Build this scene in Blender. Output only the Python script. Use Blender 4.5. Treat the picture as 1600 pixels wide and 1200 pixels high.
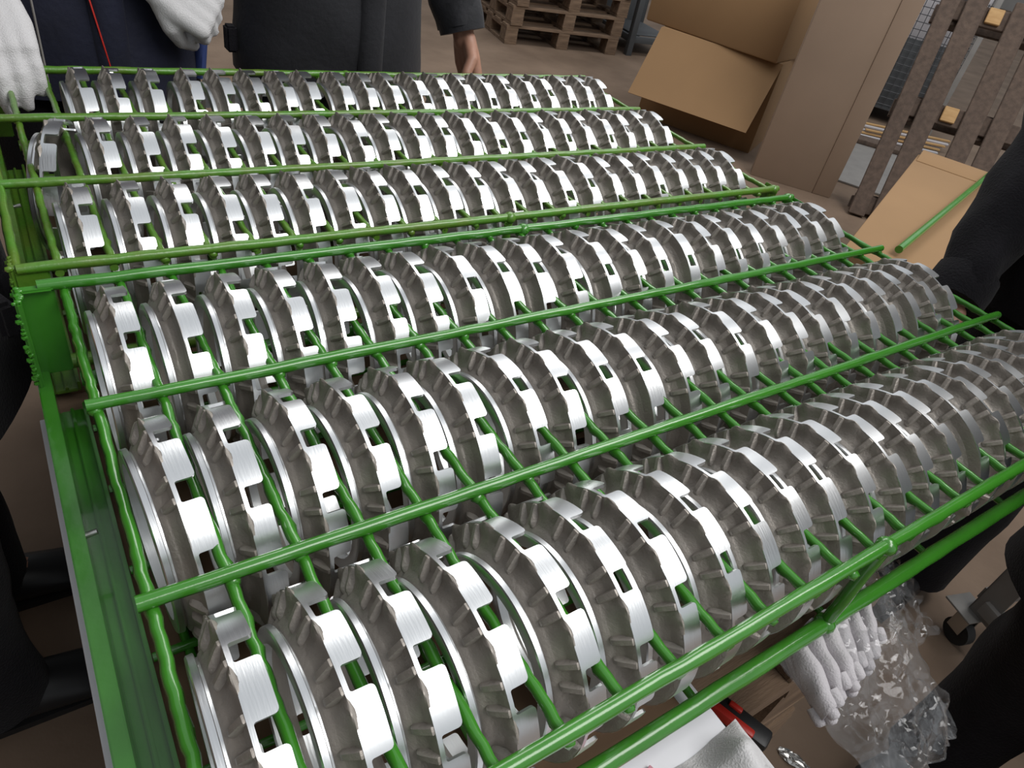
import bpy, bmesh, math, random
from mathutils import Vector, Matrix, noise
random.seed(7)
for o in list(bpy.data.objects): bpy.data.objects.remove(o)
S = bpy.context.scene
COL = S.collection
PI = math.pi
U = 0.05                      # one rack cell = 5 cm
Z0 = 0.87                     # world height of the top grid of the racks

# ------------------------------------------------------------------ camera
cam_d = bpy.data.cameras.new('camera'); cam = bpy.data.objects.new('camera', cam_d); COL.objects.link(cam)
rx, ry, rz = (Vector((0.8313, -0.52559, 0.1808)), Vector((-0.21079, -0.59911, -0.77242)), Vector((0.5143, 0.604, -0.60883)))
M = Matrix.Identity(4)
for i in range(3):
    M[i][0] = rx[i]; M[i][1] = -ry[i]; M[i][2] = -rz[i]
M[0][3], M[1][3], M[2][3] = -0.0099, -0.7175, Z0 + 0.4305
cam.matrix_world = M
cam_d.sensor_width = 36; cam_d.lens = 36 * 1100 / 1600; cam_d.clip_start = 0.02; cam_d.clip_end = 60
S.camera = cam

# ------------------------------------------------------------------ world, lights, exposure
S.view_settings.view_transform = 'Standard'; S.view_settings.look = 'None'
S.view_settings.exposure = 0.0; S.view_settings.gamma = 1.0; S.view_settings.use_curve_mapping = False
w = bpy.data.worlds.new('hall_daylight'); S.world = w; w.use_nodes = True
bg = w.node_tree.nodes['Background']; bg.inputs[0].default_value = (0.90, 0.95, 1.0, 1); bg.inputs[1].default_value = 0.60

def area(name, loc, target, sx, sy, power, col=(1, 1, 1)):
    d = bpy.data.lights.new(name, 'AREA'); d.shape = 'RECTANGLE'; d.size = sx; d.size_y = sy; d.energy = power; d.color = col
    o = bpy.data.objects.new(name, d); COL.objects.link(o); o.location = loc
    o.rotation_euler = (Vector(target) - Vector(loc)).to_track_quat('-Z', 'Y').to_euler()
    return o
# roof skylights of the hall: two long strips
area('skylight_lamp', (2.2, -1.7, 4.3), (1.0, -0.3, 0.6), 4.6, 1.5, 165, (1.0, 0.985, 0.96))
area('skylight_lamp', (2.6, 3.2, 4.5), (2.0, 1.5, 0), 4.4, 1.3, 95, (1.0, 0.985, 0.96))

# ------------------------------------------------------------------ materials
def mat(name, col, rough=0.6, metal=0.0, nscale=0, namt=0.0, bump=0.0, bscale=40, coat=0.0, spec=0.5, col2=None, sheen=0.0, stretch=None, aniso=0.0):
    m = bpy.data.materials.new(name); m.use_nodes = True
    nt = m.node_tree; b = nt.nodes['Principled BSDF']
    b.inputs['Base Color'].default_value = (*col, 1); b.inputs['Roughness'].default_value = rough
    b.inputs['Metallic'].default_value = metal; b.inputs['Specular IOR Level'].default_value = spec
    b.inputs['Coat Weight'].default_value = coat; b.inputs['Coat Roughness'].default_value = 0.08
    b.inputs['Sheen Weight'].default_value = sheen
    b.inputs['Anisotropic'].default_value = aniso
    tc = nt.nodes.new('ShaderNodeTexCoord'); src = tc.outputs['Object']
    if stretch:
        mp = nt.nodes.new('ShaderNodeMapping'); mp.inputs['Scale'].default_value = stretch
        nt.links.new(src, mp.inputs['Vector']); src = mp.outputs['Vector']
    if nscale:
        n = nt.nodes.new('ShaderNodeTexNoise'); n.inputs['Scale'].default_value = nscale; n.inputs['Detail'].default_value = 6
        nt.links.new(src, n.inputs['Vector'])
        r = nt.nodes.new('ShaderNodeValToRGB')
        c2 = col2 or tuple(c * (1 - namt) for c in col)
        r.color_ramp.elements[0].position = 0.32; r.color_ramp.elements[1].position = 0.68
        r.color_ramp.elements[0].color = (*c2, 1); r.color_ramp.elements[1].color = (*col, 1)
        nt.links.new(n.outputs['Fac'], r.inputs['Fac']); nt.links.new(r.outputs['Color'], b.inputs['Base Color'])
    if bump:
        n2 = nt.nodes.new('ShaderNodeTexNoise'); n2.inputs['Scale'].default_value = bscale; n2.inputs['Detail'].default_value = 5
        nt.links.new(src, n2.inputs['Vector'])
        bp = nt.nodes.new('ShaderNodeBump'); bp.inputs['Strength'].default_value = bump; bp.inputs['Distance'].default_value = 0.003
        nt.links.new(n2.outputs['Fac'], bp.inputs['Height']); nt.links.new(bp.outputs['Normal'], b.inputs['Normal'])
    return m
MT = {}
MT['cast'] = mat('cast_aluminium', (0.40, 0.36, 0.32), 0.45, 0.35, 28, 0, 0.25, 420, col2=(0.30, 0.268, 0.238))
MT['mach'] = mat('machined_aluminium', (0.73, 0.74, 0.75), 0.33, 1.0, 0, 0, 0.05, 60, stretch=(12, 1, 1))
MT['bore'] = mat('turned_bore', (0.62, 0.63, 0.65), 0.34, 1.0)
MT['green'] = mat('green_gloss_paint', (0.045, 0.225, 0.018), 0.22, 0.0, 18, 0, 0.10, 90, coat=0.5, col2=(0.036, 0.185, 0.014))
MT['greenold'] = mat('green_worn_paint', (0.075, 0.24, 0.02), 0.3, 0.0, 22, 0, 0.3, 110, coat=0.3, col2=(0.11, 0.19, 0.022))
MT['concrete'] = mat('brown_concrete', (0.205, 0.142, 0.098), 0.85, 0, 3.2, 0, 0.5, 45, col2=(0.135, 0.09, 0.06))
MT['plaster'] = mat('grey_plaster', (0.42, 0.40, 0.38), 0.9, 0, 2, 0.2)
MT['plaster_dark'] = mat('brown_plaster', (0.16, 0.14, 0.125), 0.9, 0, 2, 0.2)
MT['card'] = mat('cardboard', (0.29, 0.171, 0.080), 0.85, 0, 2.5, 0.10, 0.05, 60)
MT['card2'] = mat('cardboard_greyish', (0.29, 0.205, 0.145), 0.8, 0, 2.0, 0.16, 0.05, 40)
MT['card_in'] = mat('cardboard_liner', (0.20, 0.12, 0.07), 0.9, 0, 8, 0.3)
MT['wood'] = mat('pallet_wood', (0.22, 0.145, 0.092), 0.85, 0, 9, 0, 0.4, 60, col2=(0.12, 0.076, 0.048), stretch=(1, 6, 6))
MT['wood_new'] = mat('fresh_wood', (0.50, 0.31, 0.135), 0.75, 0, 14, 0, 0.2, 60, col2=(0.40, 0.23, 0.09), stretch=(1, 5, 5))
MT['wood_dark'] = mat('weathered_wood', (0.115, 0.078, 0.058), 0.85, 0, 9, 0, 0.4, 60, col2=(0.07, 0.047, 0.035), stretch=(4, 4, 1))
MT['black'] = mat('black_fabric', (0.012, 0.011, 0.014), 0.92, 0, 30, 0.3, 0.6, 260, spec=0.15, sheen=0.08)
MT['charcoal'] = mat('charcoal_fabric', (0.017, 0.017, 0.021), 0.7, 0, 16, 0.3, 0.4, 90, spec=0.35, sheen=0.1)
MT['navy'] = mat('navy_fabric', (0.012, 0.014, 0.034), 0.72, 0, 14, 0.4, 0.4, 90, spec=0.35, sheen=0.1)
MT['blue'] = mat('blue_lining', (0.035, 0.06, 0.20), 0.8)
MT['red'] = mat('red_plastic', (0.55, 0.03, 0.02), 0.4)
MT['blackp'] = mat('black_plastic', (0.015, 0.015, 0.016), 0.45)
MT['white'] = mat('white_laminate', (0.72, 0.72, 0.76), 0.45, 0, 3, 0.06)
MT['glove'] = mat('white_knit_cotton', (0.66, 0.645, 0.65), 0.9, 0, 6, 0.08, 0.5, 500)
MT['glove2'] = mat('white_knit_folded', (0.56, 0.53, 0.55), 0.9, 0, 30, 0.12, 0.5, 500)
MT['skin'] = mat('skin', (0.42, 0.22, 0.15), 0.5, 0, 10, 0.15)
MT['hair'] = mat('dark_hair', (0.03, 0.02, 0.015), 0.6)
MT['eye'] = mat('eye_white', (0.7, 0.7, 0.7), 0.2)
MT['iris'] = mat('dark_iris', (0.03, 0.02, 0.01), 0.2)
MT['grey'] = mat('grey_steel_paint', (0.27, 0.255, 0.24), 0.5, 0, 12, 0.15)
MT['wire'] = mat('dark_wire', (0.07, 0.07, 0.075), 0.5, 0.6)
MT['panelgrey'] = mat('dark_grey_sheet', (0.075, 0.08, 0.085), 0.7, 0, 4, 0.2)
MT['pale'] = mat('pale_sheet', (0.50, 0.48, 0.50), 0.8, 0, 3, 0.1)
MT['pink'] = mat('pink_card', (0.62, 0.30, 0.36), 0.6)
MT['rubber'] = mat('black_rubber', (0.02, 0.02, 0.02), 0.7)
MT['steel'] = mat('bare_steel', (0.55, 0.54, 0.52), 0.35, 1.0)
def plastic_film():
    m = bpy.data.materials.new('clear_film'); m.use_nodes = True; nt = m.node_tree
    for n in list(nt.nodes): nt.nodes.remove(n)
    out = nt.nodes.new('ShaderNodeOutputMaterial'); mx = nt.nodes.new('ShaderNodeMixShader')
    t = nt.nodes.new('ShaderNodeBsdfTransparent'); t.inputs[0].default_value = (0.95, 0.95, 0.95, 1)
    g = nt.nodes.new('ShaderNodeBsdfPrincipled'); g.inputs['Base Color'].default_value = (0.75, 0.75, 0.76, 1); g.inputs['Roughness'].default_value = 0.06; g.inputs['Metallic'].default_value = 0.6
    lw = nt.nodes.new('ShaderNodeLayerWeight'); lw.inputs['Blend'].default_value = 0.42
    mr = nt.nodes.new('ShaderNodeMapRange'); mr.inputs['To Min'].default_value = 0.03; mr.inputs['To Max'].default_value = 0.30
    nt.links.new(lw.outputs['Facing'], mr.inputs['Value']); nt.links.new(mr.outputs[0], mx.inputs[0])
    nt.links.new(t.outputs[0], mx.inputs[1]); nt.links.new(g.outputs[0], mx.inputs[2]); nt.links.new(mx.outputs[0], out.inputs[0])
    return m
MT['film'] = plastic_film()

# ------------------------------------------------------------------ helpers
def W(x, y, z): return Vector((x * U, y * U, z * U + Z0))
def me_from(name, verts, faces, sharp=None):
    me = bpy.data.meshes.new(name); me.from_pydata([tuple(v) for v in verts], [], faces); me.update()
    bm = bmesh.new(); bm.from_mesh(me); bmesh.ops.recalc_face_normals(bm, faces=bm.faces); bm.to_mesh(me); bm.free()
    if sharp is not None:
        me.shade_smooth(); me.set_sharp_from_angle(angle=math.radians(sharp))
    return me
def me_from_bm(name, bm, sharp=None):
    bmesh.ops.recalc_face_normals(bm, faces=bm.faces)
    me = bpy.data.meshes.new(name); bm.to_mesh(me); bm.free()
    if sharp is not None:
        me.shade_smooth(); me.set_sharp_from_angle(angle=math.radians(sharp))
    return me
def ob(name, me, m=None, parent=None, loc=(0, 0, 0), rot=(0, 0, 0)):
    o = bpy.data.objects.new(name, me)
    if m is not None and me is not None and not me.materials: me.materials.append(MT[m] if isinstance(m, str) else m)
    COL.objects.link(o); o.location = loc; o.rotation_euler = rot
    if parent: o.parent = parent
    return o
def tag(o, label, cat, group=None):
    o['label'] = label; o['category'] = cat
    if group: o['group'] = group
    return o
def thing(name, label, cat, loc=(0, 0, 0), rot=(0, 0, 0), group=None):
    o = ob(name, None, None, None, loc, rot); o.empty_display_size = 0.05
    return tag(o, label, cat, group)
def struct(o): o['kind'] = 'structure'; return o
def bm_box(bm, c, s, rot=None):
    r = bmesh.ops.create_cube(bm, size=1.0); vs = r['verts']
    for v in vs:
        p = Vector((v.co.x * s[0], v.co.y * s[1], v.co.z * s[2]))
        if rot is not None: p = rot @ p
        v.co = p + Vector(c)
    return vs
def box_me(name, s, bev=0.0, c=(0, 0, 0), seg=2):
    bm = bmesh.new(); bm_box(bm, c, s)
    if bev: bmesh.ops.bevel(bm, geom=list(bm.edges), offset=bev, segments=seg, profile=0.5, affect='EDGES')
    return me_from_bm(name, bm, 40)
def bm_tube(bm, pts, rad, n=10, cap=True, sq=None):
    pts = [Vector(p) for p in pts]; L = len(pts)
    rr = rad if isinstance(rad, (list, tuple)) else [rad] * L
    rings = []; up = None
    for i, p in enumerate(pts):
        t = (pts[min(i + 1, L - 1)] - pts[max(i - 1, 0)]).normalized()
        if up is None:
            up = Vector((0, 0, 1)) if abs(t.z) < 0.9 else Vector((0, 1, 0))
        a = t.cross(up).normalized(); up = a.cross(t).normalized()
        ring = []
        for k in range(n):
            th = 2 * PI * k / n
            r = rr[i]
            if callable(r): r = r(th)
            ring.append(bm.verts.new(p + (a * math.cos(th) + up * math.sin(th)) * r))
        rings.append(ring)
    for i in range(L - 1):
        for k in range(n):
            bm.faces.new((rings[i][k], rings[i][(k + 1) % n], rings[i + 1][(k + 1) % n], rings[i + 1][k]))
    if cap:
        bm.faces.new(rings[0][::-1]); bm.faces.new(rings[-1])
    return rings
def tube_me(name, pts, rad, n=10, sharp=50):
    bm = bmesh.new(); bm_tube(bm, pts, rad, n); return me_from_bm(name, bm, sharp)
def bm_loft(bm, secs, n=24, cap=True, fold=0.0, seed=0, fs=9.0):
    """secs: (centre, a, b, (ux axis), (uy axis)) ellipse sections"""
    rings = []
    for c, a, b, ax, ay in secs:
        c = Vector(c); ax = Vector(ax).normalized(); ay = Vector(ay).normalized(); ring = []
        for k in range(n):
            th = 2 * PI * k / n
            p = c + ax * (a * math.cos(th)) + ay * (b * math.sin(th))
            if fold:
                d = noise.noise(Vector((p.x * fs + seed, p.y * fs, p.z * fs * 0.8))) * fold
                p = p + (p - c).normalized() * d
            ring.append(bm.verts.new(p))
        rings.append(ring)
    for i in range(len(rings) - 1):
        for k in range(n):
            bm.faces.new((rings[i][k], rings[i][(k + 1) % n], rings[i + 1][(k + 1) % n], rings[i + 1][k]))
    if cap:
        bm.faces.new(rings[0][::-1]); bm.faces.new(rings[-1])
def dense(secs, m):
    out = []
    for i in range(len(secs) - 1):
        c0, a0, b0, x0, y0 = secs[i]; c1, a1, b1, x1, y1 = secs[i + 1]
        for j in range(m):
            t = j / m
            out.append((Vector(c0).lerp(Vector(c1), t), a0 + (a1 - a0) * t, b0 + (b1 - b0) * t, Vector(x0).lerp(Vector(x1), t), Vector(y0).lerp(Vector(y1), t)))
    out.append(secs[-1]); return out
def limb_secs(p0, p1, p2, r0, r1, r2):
    """sections of a bent limb through three joints"""
    p0, p1, p2 = Vector(p0), Vector(p1), Vector(p2); out = []
    def fr(t):
        t = t.normalized(); a = t.cross(Vector((0, 1, 0.02)))
        if a.length < 0.2: a = t.cross(Vector((1, 0, 0)))
        a.normalize(); return a, t.cross(a).normalized()
    d0, d1 = (p1 - p0).normalized(), (p2 - p1).normalized()
    for p, d, r in ((p0, d0, r0), (p1, (d0 + d1) / 2, r1), (p2, d1, r2)):
        a, b = fr(d); out.append((p, r, r, a, b))
    # keep frames aligned
    for i in (1, 2):
        if out[i][3].dot(out[i - 1][3]) < 0: out[i] = (out[i][0], out[i][1], out[i][2], -out[i][3], -out[i][4])
    return out
def apply_mods(o):
    dg = bpy.context.evaluated_depsgraph_get(); dg.update()
    me = bpy.data.meshes.new_from_object(o.evaluated_get(dg)); o.modifiers.clear(); old = o.data; o.data = me
    return o

# ------------------------------------------------------------------ the hall
def slab(name, x0, x1, y0, y1, z0, z1, m):
    return struct(ob(name, box_me(name, (x1 - x0, y1 - y0, z1 - z0)), m, None, ((x0 + x1) / 2, (y0 + y1) / 2, (z0 + z1) / 2)))
slab('floor', -2.6, 22, -5, 15, -0.1, 0.0, 'concrete')
slab('wall_back', -2.8, 22, 15.0, 15.2, 0.0, 5.2, 'plaster')
slab('added_shade_wall', -2.8, -2.6, -5, 15, 0.0, 5.2, 'plaster_dark')  # unseen dark wall, added to block sky light and darken the left side
slab('wall_right', 22.0, 22.2, -5, 15, 0.0, 5.2, 'plaster')

# ------------------------------------------------------------------ wooden pallets that carry the racks
def bm_board(sx, sy, sz, seed):
    rnd = random.Random(seed); bm = bmesh.new(); bm_box(bm, (0, 0, 0), (sx, sy, sz))
    bmesh.ops.bevel(bm, geom=list(bm.edges), offset=0.002, segments=1, affect='EDGES')
    for v in bm.verts: v.co += Vector((rnd.uniform(-1, 1), rnd.uniform(-1, 1), rnd.uniform(-.4, .4))) * 0.0015
    return bm
def pallet(label, loc, rot, group, wood='wood', sx=0.78, sy=1.2, ndeck=7, board_w=0.11, h=0.139):
    """deck boards run along x, three bearers along y, nine blocks, three bottom boards along y"""
    t = thing('wooden_pallet', label, 'pallet', loc, rot, group)
    mb = me_from_bm('deck_board', bm_board(sx, board_w, 0.020, 3), 30)
    for k in range(ndeck):
        y = -sy / 2 + board_w / 2 + k * (sy - board_w) / (ndeck - 1)
        ob('deck_board', mb, wood, t, (0, y, h - 0.010))
    mg = me_from_bm('bearer', bm_board(0.10, sy, 0.020, 4), 30)
    mk = me_from_bm('block', bm_board(0.10, 0.12, 0.082, 5), 30)
    ml = me_from_bm('bottom_board', bm_board(0.10, sy, 0.022, 6), 30)
    for x in (-sx / 2 + 0.05, 0, sx / 2 - 0.05):
        ob('bearer', mg, wood, t, (x, 0, h - 0.030)); ob('bottom_board', ml, wood, t, (x, 0, 0.011))
        for y in (-sy / 2 + 0.06, 0, sy / 2 - 0.06): ob('block', mk, wood, t, (x, y, 0.063))
    return t
for k in range(5):
    words = ['bottom', 'second from the bottom', 'middle', 'second from the top', 'top']
    lab = 'wooden pallet under the green racks, %s of the stack' % words[k]
    pallet(lab, (0.345 + (0.0 if k == 4 else 0.012 * (k % 2)), (0.0 if k == 4 else -0.022 + 0.006 * k) + 0.0055, 0.139 * k), (0, 0, 0), 'pallets stacked under the racks')

# white laminated board lying on the pallet, its left and right edges in view
wb = ob('white_board', box_me('white_board', (9.43 * U, 15.3 * U, 0.1 * U), 0.001), 'white', None, W(3.665, -7.55, -3.45))
tag(wb, 'thin white laminated board lying under the left end of the near rack', 'board')
lin = ob('cardboard_sheet', box_me('cardboard_sheet', (8.2 * U, 11.9 * U, 0.05 * U), 0.0008), 'card_in', None, W(3.75, -6.0, -3.375))
tag(lin, 'brown cardboard sheet lying on the white board beneath the near rack', 'cardboard')
lin2 = ob('cardboard_sheet', box_me('cardboard_sheet', (14.5 * U, 11.2 * U, 0.14 * U), 0.0008), 'card_in', None, W(6.9, 6.5, -3.43))
tag(lin2, 'brown cardboard sheet lying on the pallet beneath the far rack', 'cardboard')

# ------------------------------------------------------------------ green wire racks
def rod_verts(bm, p0, p1, r, seed, drip=0.35, n=8, step=0.28, lump=None):
    rnd = random.Random(seed); p0, p1 = Vector(p0), Vector(p1); L = (p1 - p0).length; m = max(3, int(L / (step * U)))
    pts, rads = [], []
    for i in range(m + 1):
        t = i / m; p = p0.lerp(p1, t)
        j = rnd.uniform(-1, 1) * 0.014 * U
        pts.append(p + Vector((j, j * 0.4, rnd.uniform(-1, 1) * 0.010 * U)))
        k = 1 + rnd.uniform(-0.06, 0.06)
        dd = drip * max(0, rnd.gauss(0, 0.55)) if 0 < i < m else 0
        side = rnd.choice((-1, 1)) * rnd.uniform(0.2, 1.2) - PI / 2
        def fr(th, k=k, dd=dd, side=side):
            c = math.cos(th - side)
            return r * (k + (dd * c * c if c > 0 else 0))
        rads.append(fr)
    rings = []; L_ = len(pts); up = None
    bm_tube(bm, pts, rads, n)
def blob(bm, c, r, sz=0.8, sub=1):
    q = bmesh.ops.create_icosphere(bm, subdivisions=sub, radius=r)
    for v in q['verts']: v.co = Vector((v.co.x, v.co.y, v.co.z * sz)) + Vector(c)
RB = -3.03                                                            # level of the lower rods
def rack(label, ys, green, xleft, outer_rod, seed):
    """ys: four upper long rods, front to back, in cells; parts in metres relative to the rack's front left corner at the grid"""
    ya = ys[0]
    t = thing('wire_rack', label, 'rack', W(0, ya, -3.35))
    o = lambda x, y, z: Vector((x * U, (y - ya) * U, (z + 3.35) * U))
    xr = 23.12
    for i, y in enumerate(ys):                                       # upper long rods with weld blobs at each crossing
        bm = bmesh.new()
        r = 0.118 if i in (0, 3) else 0.112
        rod_verts(bm, o(xleft[i], y, 0.02), o(xr, y, 0.02), r * U, seed + i, drip=0.16, n=10, step=0.45)
        for k in range(24):
            rr = random.Random(seed * 50 + i * 30 + k)
            blob(bm, o(k + rr.uniform(-.05, .05), y + rr.uniform(-.06, .06), -0.09), rr.uniform(0.11, 0.15) * U)
        ob('long_rod', me_from_bm('long_rod', bm, 60), green, t)
    var = []
    y0, y1 = ys[0] - 0.08, ys[3] + 0.08
    for v in range(4):
        bm = bmesh.new(); rod_verts(bm, (0, 0, 0), (0, (y1 - y0) * U, 0), 0.088 * U, seed + 20 + v, drip=0.6 if v else 0.35, n=8, step=0.16)
        me = me_from_bm('cross_rod', bm, 60); me.materials.append(MT[green]); var.append(me)
    rnd = random.Random(seed)
    for k in range(24):
        c = ob('cross_rod', var[k % 4], None, t, o(k, y0, -0.13))
    # left-most rod heavier, with long paint drips
    if outer_rod:
        bm = bmesh.new(); rod_verts(bm, o(-0.72, ys[0], -0.02), o(-0.72, ys[3], -0.02), 0.10 * U, seed + 31, drip=0.4)
        ob('edge_rod', me_from_bm('edge_rod', bm, 60), green, t)
    # lower long rods the rings stand on
    for i in range(3):
        yc = (ys[i] + ys[i + 1]) / 2
        for s in (-0.95, 0.95):
            bm = bmesh.new(); rod_verts(bm, o(-0.1, yc + s, RB), o(xr, yc + s, RB), 0.085 * U, seed + 40 + i, drip=0.2, n=6, step=0.8)
            ob('support_rod', me_from_bm('support_rod', bm, 60), green, t)
    for k in (0.45, 4, 8, 12, 16, 20, 22.8):
        bm = bmesh.new(); rod_verts(bm, o(k, ys[0], RB - 0.08), o(k, ys[3], RB - 0.08), 0.09 * U, seed + 60, drip=0.2, n=6, step=0.6)
        ob('support_rod', me_from_bm('support_rod', bm, 60), green, t)
    # lower rails front and back, vertical braces
    for y in (ys[0], ys[3]):
        bm = bmesh.new(); rod_verts(bm, o(-0.45 if y == ys[0] else -0.1, y, -2.42), o(xr, y, -2.42), 0.165 * U, seed + 70, drip=0.05, n=14, step=0.6)
        ob('lower_rail', me_from_bm('lower_rail', bm, 60), green, t)
        for x in (11.12, 22.9):
            bm = bmesh.new(); rod_verts(bm, o(x, y, -2.42), o(x, y, 0.05), 0.12 * U, seed + 71, drip=0.1, n=10, step=0.4)
            blob(bm, o(x, y, 0.0), 0.19 * U, 0.9, 2); blob(bm, o(x, y, -2.42), 0.22 * U, 0.9, 2); rod_verts(bm, o(x, y, -3.3), o(x, y, -2.42), 0.10 * U, seed + 72, drip=0.1, n=8, step=0.4)
            ob('brace', me_from_bm('brace', bm, 60), green, t)
    # right-hand end bar between the posts, corner gusset
    bm = bmesh.new(); rod_verts(bm, o(xr - 0.1, ys[0], RB), o(xr - 0.1, ys[3], RB), 0.13 * U, seed + 77, drip=0.1, n=10)
    ob('end_bar', me_from_bm('end_bar', bm, 60), green, t)
    for y in (ys[0], ys[3]):
        bm = bmesh.new()
        bm_box(bm, o(23.16, y - 0.28 * (1 if y == ys[3] else -1), -0.62), (0.09 * U, 0.6 * U, 1.3 * U))
        bm_box(bm, o(22.93, y, -0.62), (0.5 * U, 0.09 * U, 1.3 * U))
        bmesh.ops.bevel(bm, geom=list(bm.edges), offset=0.03 * U, segments=2, affect='EDGES')
        ob('corner_post', me_from_bm('corner_post', bm, 40), green, t)
    # left-hand corner posts: angle iron with ragged welded edge
    for y, s in ((ys[0], 1), (ys[3], -1)):
        bm = bmesh.new()
        bm_box(bm, o(-0.48, y, -1.05), (0.62 * U, 0.10 * U, 2.1 * U))
        bm_box(bm, o(-0.80, y + 0.27 * s, -1.65), (0.11 * U, 0.62 * U, 3.35 * U))
        bm_box(bm, o(-0.49, y + 0.06 * s, -0.01), (0.60 * U, 0.22 * U, 0.08 * U))
        bmesh.ops.bevel(bm, geom=list(bm.edges), offset=0.035 * U, segments=2, affect='EDGES')
        rr = random.Random(seed + 90)
        for k in range(26):
            blob(bm, o(-0.84 + rr.uniform(-.03, .02), y + rr.choice((0.0, 0.57 * s)), -2.2 * k / 26 + rr.uniform(-.05, .05)), rr.uniform(0.035, 0.085) * U)
        for k in range(9): blob(bm, o(-0.80 + rr.uniform(0, .05), y + rr.uniform(0, .5) * s, 0.03), rr.uniform(.05, .09) * U, .6)
        ob('corner_post', me_from_bm('corner_post', bm, 40), green, t)
    # left-hand channel that joins the posts low down
    for nm, c, sz in (('channel_flange', (-0.745, 0, -2.05), (0.25, 1, 0.07)), ('channel_web', (-0.655, 0, -2.69), (0.07, 1, 1.21)), ('channel_floor', (-0.40, 0, -3.26), (0.44, 1, 0.08)), ('channel_lip', (-0.15, 0, -3.16), (0.07, 1, 0.26)), ('channel_bead', (-0.40, 0, -3.19), (0.07, 1, 0.10))):
        bm = bmesh.new(); bm_box(bm, o(c[0], (ys[0] + ys[3]) / 2, c[2]), (sz[0] * U, (ys[3] - ys[0]) * U, sz[2] * U))
        bmesh.ops.bevel(bm, geom=list(bm.edges), offset=0.02 * U, segments=2, affect='EDGES')
        ob(nm, me_from_bm(nm, bm, 40), green, t)
    for y in [ys[0] + (ys[3] - ys[0]) * f for f in (0.22, 0.62)]:      # little bare steel studs in the web
        bm = bmesh.new(); bm_tube(bm, [o(-0.62, y, -2.30), o(-0.44, y, -2.27)], [0.055 * U, 0.055 * U], 10)
        ob('stud', me_from_bm('stud', bm, 40), 'steel', t)
    return t
NEAR = [-12.02, -8.03, -3.90, 0.0]
FAR = [0.72, 4.68, 8.85, 12.97]
rack('glossy green wire rack nearest the camera, filled with three rows of rings', NEAR, 'green', [-0.30, -0.16, -0.14, -0.45], False, 100)
rack('green wire rack with worn yellowish paint behind the near rack', FAR, 'greenold', [-0.72, -0.72, -0.72, -0.40], True, 300)

# ------------------------------------------------------------------ the toothed rings
RR = 1.92
NT = 11; PIT = 2 * PI / NT
D2 = PI / 180
TP = 360 / NT
def tabc(k): return (90 + TP * k) * D2
def wrap(a): return (a + PI) % (2 * PI) - PI
SCOOP = [200 * D2]                      # middle of the smooth scooped sector
def scoop_w(th):
    d = abs(wrap(th - SCOOP[0])) / D2
    return max(0.0, 1 - (d / 26) ** 2) if d < 26 else 0.0
def boss_w(th):
    best = 0
    for k in range(NT):
        c = tabc(k) - 5 * D2
        if abs(wrap(c - SCOOP[0])) < 24 * D2: continue
        d = wrap(th - c) / D2
        best = max(best, math.exp(-(abs(d) / 3.9) ** 3))
    return best
KR = RR / 1.58
def pol(x, r, th): return Vector((x * (U if x > 0 else U * 0.92), r * KR * U * math.cos(th), r * KR * U * math.sin(th)))     # profiles are drawn for a rim of 1.58
def revolve(prof, n, closed=False):
    vs, fs = [], []
    m = len(prof)
    for i in range(n):
        th = 2 * PI * i / n
        for x, r in prof: vs.append(pol(x, r, th))
    for i in range(n):
        j = (i + 1) % n
        for k in range(m if closed else m - 1):
            k2 = (k + 1) % m
            fs.append((i * m + k, j * m + k, j * m + k2, i * m + k2))
    return vs, fs
def make_collar():
    prof = [(-.42, 1.075), (-.42, 1.10), (-.425, 1.11), (-.425, 1.245), (-.405, 1.265), (-.315, 1.27), (-.305, 1.262), (-.305, 1.215), (-.255, 1.21), (-.255, 1.07)]
    vs, fs = revolve(prof, 96, True); return me_from('collar', vs, fs, 28)
def make_cast():
    n = 180; prof = [(-.268, 1.205), (-.25, 1.235), (-.21, 1.262), (-.17, 1.285), (-.155, 1.292), (-.13, 1.318), (-.095, 1.355), (-.06, 1.39), (-.045, 1.415), (-.036, 1.48), (-.014, 1.545), (0.0, 1.575), (0.03, 1.575), (0.06, 1.56)]
    inn = [(0.06, 1.50), (-.05, 1.38), (-.15, 1.22), (-.25, 1.09), (-.268, 1.08)]
    m = len(prof); vs, fs = [], []
    for i in range(n):
        th = 2 * PI * i / n; b = boss_w(th); sc = scoop_w(th)
        for k, (x, r) in enumerate(prof):
            s = k / (m - 1)
            if b > 0.01 and 0.45 < s < 0.95:
                q = math.sin((s - 0.45) / 0.5 * PI); r2 = r + 0.10 * b * q; x2 = x - 0.025 * b * q
            else: r2, x2 = r, x
            if sc > 0:
                q = math.exp(-((s - 0.55) / 0.25) ** 2); r2 -= 0.05 * sc * q
                if 0.72 < s < 0.9: r2 += 0.02 * sc
            r2 += 0.006 * noise.noise(Vector((x * 20, math.cos(th) * 9, math.sin(th) * 9)))
            vs.append(pol(x2, r2, th))
        for x, r in inn: vs.append(pol(x, r, th))
    mm = m + len(inn)
    for i in range(n):
        j = (i + 1) % n
        for k in range(mm):
            k2 = (k + 1) % mm
            fs.append((i * mm + k, j * mm + k, j * mm + k2, i * mm + k2))
    return me_from('cast_body', vs, fs, 50)
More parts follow.
